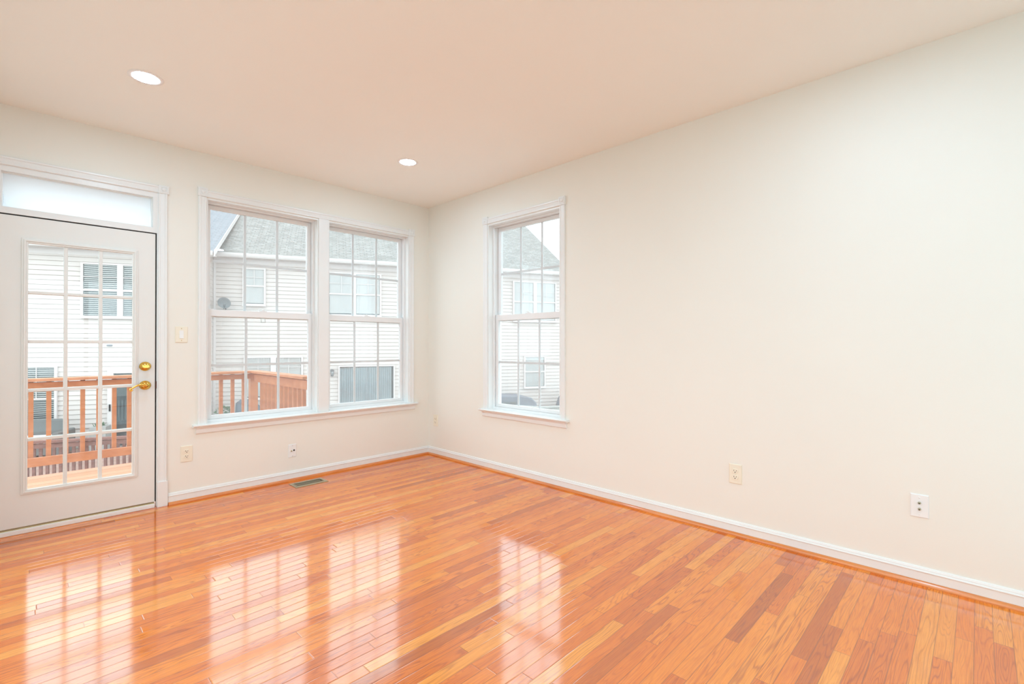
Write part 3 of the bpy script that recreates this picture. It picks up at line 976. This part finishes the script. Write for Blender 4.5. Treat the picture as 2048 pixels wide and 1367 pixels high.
def townhouse(label, s0, s1, yw, ye, ztop, pitch, ridge_d, rake, roof_m, phase, rake0=None):
    """gable-roofed row: local x along the facade, local y away from our windows"""
    t = empty('townhouse', FO, FR, label, 'house')
    yb = ye + 2 * ridge_d          # rear eave
    depth = yb - (yw - ye)
    mb = siding(MB(), s0, s1, ZG, ztop - 0.10, yw, phase=phase)
    mb.obj('front_wall', 'siding', t)
    # gable end walls
    zr = ztop + pitch * ridge_d
    ra = rake if rake0 is None else rake0
    for sx, sg in ((s0, 1), (s1, -1)):
        mb = MB()
        k = math.ceil((ZG - phase) / 0.125)
        # saw-tooth faces built from thin horizontal boards clipped to the gable
        z = ZG
        while z < zr - 0.25:
            zt = min(phase + k * 0.125, zr - 0.25) if phase + k * 0.125 > z else z + 0.125
            ins = max(0.0, (zt - (ztop - 0.12)) / pitch)
            ya, yb2 = max(yw, ye + 0.05 + ins), min(depth, yb - 0.05 - ins)
            if yb2 - ya > 0.05:
                x_out = sx - sg * 0.012
                mb.prism([(sx, zt), (x_out, z + 0.004), (x_out, z - 0.004 + 0.004), (sx + sg * 0.08, z), (sx + sg * 0.08, zt)], 'y', ya + 0.001, yb2)
            z = zt
            k += 1
        mb.obj('gable_wall', 'siding', t)
    MB().box(s0 + 0.05, s1 - 0.05, depth - 0.12, depth, ZG, ztop - 0.1).obj('rear_wall', 'siding', t)
    # roof slopes
    th = 0.06
    mb = MB()
    mb.prism([(ye + 0.03, ztop), (ye + ridge_d, zr), (yb - 0.03, ztop), (yb - 0.03, ztop - th), (ye + ridge_d, zr - th), (ye + 0.03, ztop - th)],
             'x', s0 - ra, s1 + rake)
    mb.obj('roof', roof_m, t)
    # rake boards along the gable edges
    for sx, sg in ((s0 - ra, 1), (s1 + rake, -1)):
        mb = MB()
        w = 0.16
        mb.prism([(ye + 0.02, ztop - 0.012), (ye + ridge_d, zr - 0.012), (yb - 0.02, ztop - 0.012), (yb - 0.02, ztop - w), (ye + ridge_d, zr - w), (ye + 0.02, ztop - w)],
                 'x', sx - sg * 0.022, sx)
        mb.obj('rake_board', 'whitealum', t)
    # soffit, fascia and gutter on the near eave
    MB().box(s0 - ra, s1 + rake, ye + 0.10, yw + 0.02, ztop - 0.125, ztop - 0.10).obj('soffit', 'whitealum', t)
    gp = [(ye + 0.10, ztop - 0.125), (ye + 0.035, ztop - 0.125), (ye + 0.012, ztop - 0.085), (ye, ztop - 0.040), (ye, ztop - 0.005),
          (ye + 0.012, ztop - 0.005), (ye + 0.014, ztop - 0.035), (ye + 0.10, ztop - 0.035)]
    MB().prism(gp, 'x', s0 - ra + 0.02, s1 + rake - 0.02).obj('gutter', 'whitealum', t)
    MB().box(s0, s1, yw - 0.020, yw - 0.001, ztop - 0.27, ztop - 0.126).obj('frieze_board', 'whitealum', t)
    return t


# --- the row seen through the windows
B = townhouse('long pale-sided house row with grey shingle roof, facing the windows', -5.76, 6.02, 0.35, 0.0, 3.967, 0.605, 5.3, 0.10, 'shingle', 1.664, -0.005)
for s in (-5.763, 5.97):
    MB().box(s, s + 0.065, 0.318, 0.349, ZG, 3.69).obj('corner_trim', 'whitealum', B)
row_window(B, 0.35, [(-4.93, -4.40)], 2.47, 3.53, 3.018, 'closed')
row_window(B, 0.35, [(-2.500, -1.757), (-1.672, -0.919)], 2.20, 3.53, 2.862, 'closed')
row_window(B, 0.35, [(-4.894, -4.208), (-4.047, -3.333)], -0.42, 0.80, 0.19, 'closed')
row_window(B, 0.35, [(3.904, 4.668), (4.804, 5.57)], 2.12, 3.53, 2.804, 'closed')
row_window(B, 0.35, [(4.347, 5.114)], -0.36, 0.737, 0.192, 'closed', grid=False)


def patio_door(parent, y, s0, s1, z0, z1, tr, vertical=True):
    mb = MB()
    sm = (s0 + s1) / 2
    mb.panel(s0 - tr, s1 + tr, z0 - 0.04, z1 + tr, [(s0, s1, z0, z1)], y - 0.085, y - 0.012)
    mb.mi = 2
    mb.box(sm - 0.012, sm + 0.012, y - 0.070, y - 0.05, z0, z1)
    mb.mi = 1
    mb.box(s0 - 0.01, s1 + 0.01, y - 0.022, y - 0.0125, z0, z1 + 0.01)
    w = mb.obj('patio_door', ['whitealum', 'darkroom', 'greyframe'], parent)
    for a, b in ((s0, sm - 0.03), (sm + 0.03, s1)):
        MB().box(a - 0.004, b + 0.004, y - 0.066, y - 0.060, z0 - 0.004, z1 + 0.004).obj('pane', 'glass_out', w)
    if vertical:
        m = MB()
        s = s0 + 0.03
        i = 0
        while s < s1 - 0.03:
            if abs(s - sm) > 0.0:
                m.bar((s, y - 0.042, z0 + 0.03), (s, y - 0.042, z1 - 0.02), 0.060, 0.003, (0.30 if i % 2 else 0.15, 1, 0))
            s += 0.066
            i += 1
        m.obj('vertical_blind', 'greyblind', w)
    return w


patio_door(B, 0.35, -2.178, -0.468, ZG + 0.06, 0.484, 0.045)

# --- the nearer house seen through the door
A = townhouse('closer pale-sided house seen through the glazed door, with sheen-tinted roof', -15.5, -5.775, -0.60, -0.95, 3.83, 0.541, 5.3, 0.27, 'shingle_b', 1.640)
MB().box(-5.845, -5.772, -0.632, -0.601, ZG, 3.55).obj('corner_trim', 'whitealum', A)
row_window(A, -0.60, [(-8.519, -7.789), (-7.659, -6.93)], 1.978, 3.33, 2.652, 'open')
row_window(A, -0.60, [(-9.83, -9.106)], -0.83, 0.634, -0.17, 'open')
w = patio_door(A, -0.60, -7.859, -6.30, ZG + 0.06, 0.45, 0.13, False)
MB().bar((-7.93, -0.70, -0.55), (-7.93, -0.70, -0.37), 0.03, 0.03, (0, 1, 0)).obj('door_pull', 'black', w)
MB().box(-8.02, -7.91, -0.645, -0.602, 1.175, 1.215).obj('wall_vent', 'greyfabric', A)


def facade_thing(name, s, y, z, label, cat, group=None):
    c, sn = math.cos(FR), math.sin(FR)
    return empty(name, (FO[0] + s * c - y * sn, FO[1] + s * sn + y * c, z), FR, label, cat, group)


# porch light and satellite dish on the far row
t = facade_thing('porch_light', -2.41, 0.327, 0.30, 'small grey porch lantern beside the neighbour\'s patio door', 'wall lamp')
MB().box(-0.045, 0.045, -0.02, 0.0, -0.02, 0.10).obj('back_plate', 'dish', t, 0.004)
MB().tube([(0, -0.018, 0.06), (0, -0.06, 0.11), (0, -0.10, 0.10)], 0.010, 8).obj('arm', 'dish', t)
mb = MB().lathe([(0.012, 0.115), (0.070, 0.075), (0.072, 0.068), (0.005, 0.068)], (0, -0.10, 0), 'z', 8)
mb.obj('lantern_cap', 'dish', t)
MB().lathe([(0.005, -0.118), (0.045, -0.112), (0.045, -0.104), (0.005, -0.104)], (0, -0.10, 0), 'z', 8).obj('lantern_base', 'dish', t)
MB().lathe([(0.040, -0.104), (0.060, 0.068)], (0, -0.10, 0), 'z', 8).obj('lantern_glass', 'greyframe', t)

t = facade_thing('satellite_dish', -5.43, 0.327, 2.40, 'grey satellite dish mounted at the inner corner of the far house', 'satellite dish')
mb = MB()
prof = [(0.005, 0.0), (0.06, 0.004), (0.12, 0.018), (0.17, 0.040), (0.175, 0.044), (0.17, 0.046), (0.12, 0.024), (0.06, 0.010), (0.005, 0.006)]
mb.lathe([(a, -b) for a, b in prof], (0, 0, 0), 'y', 32)
o = mb.obj('reflector', 'dish', t)
o.rotation_euler = (math.radians(-18), 0, math.radians(22))
o.location = (0, -0.30, 0.04)
MB().tube([(0, -0.30, 0.03), (0.0, -0.16, -0.06), (0, 0.0, -0.12)], 0.018, 8).obj('mount_arm', 'dish', t)
MB().tube([(0, -0.33, -0.13), (0.05, -0.50, -0.10), (0.06, -0.56, -0.05)], 0.010, 8).obj('feed_arm', 'dish', t)
MB().lathe([(0.030, -0.05), (0.030, 0.03), (0.02, 0.045)], (0.06, -0.56, -0.03), 'z', 12).obj('feed_horn', 'dish', t)


tag(MB().box(-10.6, -5.80, -4.95, -0.70, ZG + 0.005, ZG + 0.06).obj('deck_platform', 'browndeck'),
    'brown deck floor in front of the closer house', 'deck')
bpy.data.objects['deck_platform.001'].location = FO
bpy.data.objects['deck_platform.001'].rotation_euler = (0, 0, FR)

# --- railings on the neighbours' decks
def simple_railing(label, m, pts, zt, zb, pitch, bw, cap_w=0.12, cap=0.045, cat='railing'):
    """pts in facade coordinates; cap, rails, balusters and posts as parts"""
    t = empty('deck_railing', FO, FR, label, cat)
    for (a, b) in zip(pts, pts[1:]):
        A3, B3 = Vector((a[0], a[1], 0)), Vector((b[0], b[1], 0))
        d = (B3 - A3)
        n = d.length
        d.normalize()
        MB().bar(A3 + Vector((0, 0, zt - cap / 2)), B3 + Vector((0, 0, zt - cap / 2)), cap_w, cap).obj('cap_rail', m, t)
        MB().bar(A3 + Vector((0, 0, zt - 0.10)), B3 + Vector((0, 0, zt - 0.10)), 0.036, 0.08).obj('upper_rail', m, t)
        MB().bar(A3 + Vector((0, 0, zb + 0.10)), B3 + Vector((0, 0, zb + 0.10)), 0.036, 0.08).obj('lower_rail', m, t)
        ang = math.atan2(d.y, d.x)
        first = None
        k = int(n / pitch)
        for i in range(k):
            p = A3 + d * (pitch * (i + 0.5))
            if first is None:
                first = MB().box(-bw / 2, bw / 2, 0.019, 0.019 + bw * 0.8, zb + 0.05, zt - cap).obj('baluster', m, t)
                c = first
            else:
                c = first.copy()
                COL.objects.link(c)
            c.location = p
            c.rotation_euler = (0, 0, ang)
    for p in pts:
        MB().box(p[0] - 0.045, p[0] + 0.045, p[1] + 0.07, p[1] + 0.16, zb - 0.05, zt - cap).obj('post', m, t)
    return t


simple_railing('dark brown wooden railing beyond our deck, in front of the closer house', 'darkcedar',
               [(-10.2, -5.05), (-5.2, -5.05)], -0.55, ZG + 0.05, 0.097, 0.044)
simple_railing('pale weathered railing seen low in the narrow long-wall window', 'greyrail',
               [(1.9, -2.55), (3.11, -3.85), (6.6, -3.85)], -0.55, ZG, 0.11, 0.04)


# --- patio furniture
def soft_box(mb, x0, x1, y0, y1, z0, z1):
    return mb.box(x0, x1, y0, y1, z0, z1)


t = facade_thing('wicker_sofa', -9.55, -1.55, ZG + 0.06, 'grey wicker patio sofa behind the dark brown railing', 'sofa')
mb = MB()
soft_box(mb, -0.95, 0.95, -0.40, 0.40, 0.10, 0.36)
mb.obj('seat_base', 'wicker', t, 0.02)
MB().box(-0.95, 0.95, 0.26, 0.42, 0.30, 0.86).obj('backrest', 'wicker', t, 0.03)
for s in (-1, 1):
    MB().box(s * 0.95, s * 1.08, -0.42, 0.42, 0.06, 0.62).obj('arm', 'wicker', t, 0.03)
for i in range(2):
    tag(MB().box(-0.92 + 0.93 * i, -0.02 + 0.93 * i, -0.42, 0.25, 0.365, 0.50).obj('seat_cushion', 'cushion', t, 0.04), 'white seat cushion')
for sx in (-0.9, 0.9):
    for sy in (-0.34, 0.34):
        MB().box(sx - 0.03, sx + 0.03, sy - 0.03, sy + 0.03, 0.0, 0.10).obj('leg', 'charcoal', t)

t = facade_thing('planter_box', -7.98, -1.1, ZG + 0.06, 'small grey planter box beside the neighbour\'s dark patio door', 'planter')
MB().panel(-0.17, 0.17, 0.0, 0.62, [], -0.17, 0.17).obj('box', 'pot', t, 0.01)
mb = MB()
for i in range(40):
    a, rr = random.uniform(0, 6.28), random.uniform(0, 0.13)
    mb.bar((rr * math.cos(a), rr * math.sin(a), 0.60), (1.4 * rr * math.cos(a), 1.4 * rr * math.sin(a), 0.66 + random.random() * 0.05), 0.02, 0.004)
mb.obj('plants', 'leaf', t)


def cover_shape(mb, rings):
    """draped cover lofted through rounded-rectangle rings (cx, cy, hx, hy, z)"""
    R = []
    for cx, cy, hx, hy, z in rings:
        ring = []
        for i in range(28):
            a = 2 * math.pi * i / 28
            c, s = math.cos(a), math.sin(a)
            px = cx + hx * (abs(c) ** 0.45) * (1 if c >= 0 else -1)
            py = cy + hy * (abs(s) ** 0.45) * (1 if s >= 0 else -1)
            ring.append(mb.bm.verts.new((px, py, z + 0.006 * math.sin(5 * a))))
        R.append(ring)
    for a, b in zip(R, R[1:]):
        for i in range(28):
            k = (i + 1) % 28
            f = mb.bm.faces.new([a[i], a[k], b[k], b[i]])
            f.smooth = True
            f.material_index = mb.mi
    mb.bm.faces.new(R[0][::-1]).material_index = mb.mi
    mb.bm.faces.new(R[-1]).material_index = mb.mi
    return mb


t = facade_thing('covered_grill', -4.60, -0.50, ZG, 'barbecue grill under a charcoal cover behind the orange railing', 'grill')
cover_shape(MB(), [(0, 0, 0.44, 0.32, 0.02), (0, 0, 0.43, 0.30, 0.60), (0, 0, 0.42, 0.28, 0.86), (-0.12, 0, 0.30, 0.25, 0.95),
                   (-0.17, 0, 0.24, 0.20, 1.08), (-0.19, 0, 0.12, 0.12, 1.16)]).obj('cover', 'charcoal', t)

t = facade_thing('potted_shrub', -5.35, -0.50, ZG, 'greyish green shrub in a pot behind the orange railing', 'plant')
MB().lathe([(0.14, 0.0), (0.19, 0.34), (0.20, 0.36), (0.17, 0.36), (0.16, 0.32)], seg=24).obj('pot', 'pot', t)
mb = MB()
for i in range(260):
    a, b = random.uniform(0, 6.28), random.uniform(-1.1, 1.5)
    q = Vector((math.cos(a) * math.cos(b) * 0.24, math.sin(a) * math.cos(b) * 0.24, 0.66 + math.sin(b) * 0.30)) 
    q2 = q + Vector((random.uniform(-1, 1), random.uniform(-1, 1), random.uniform(-0.3, 1))) * 0.07
    mb.bar(q, q2, 0.035, 0.003, (random.random(), 0.3, random.random() + 0.1))
mb.obj('foliage', 'leaf', t)
MB().tube([(0, 0, 0.3), (0.02, 0.01, 0.6), (0, 0, 0.85)], [0.02, 0.015, 0.006], 8).obj('stem', 'lattice', t)

t = facade_thing('covered_sofa', 3.10, -0.45, ZG, 'patio sofa under a grey cover, seen low in the narrow window', 'sofa')
mb = MB()
mb.prism([(-1.25, 0.05), (1.22, 0.05), (1.22, 0.72), (1.02, 0.90), (0.70, 0.985), (-1.25, 1.09)], 'y', -0.42, 0.40)
mb.obj('cover', 'greyfabric', t, 0.05, 3)
tag(MB().box(-1.22, 0.42, -0.50, -0.421, 0.25, 0.80).obj('wicker_side', 'wicker', t, 0.02), 'exposed grey wicker side')
for sx in (-1.15, 1.1):
    for sy in (-0.34, 0.32):
        MB().box(sx - 0.03, sx + 0.03, sy - 0.03, sy + 0.03, 0.0, 0.06).obj('leg', 'charcoal', t)

t = facade_thing('covered_grill', 5.85, -0.55, ZG, 'grill under a grey cover at the edge of the narrow window view', 'grill')
cover_shape(MB(), [(0, 0, 0.60, 0.32, 0.02), (0, 0, 0.58, 0.30, 0.55), (0, 0, 0.50, 0.28, 0.80), (0, 0, 0.34, 0.22, 1.02), (0, 0, 0.14, 0.12, 1.10)]).obj('cover', 'greyfabric', t)
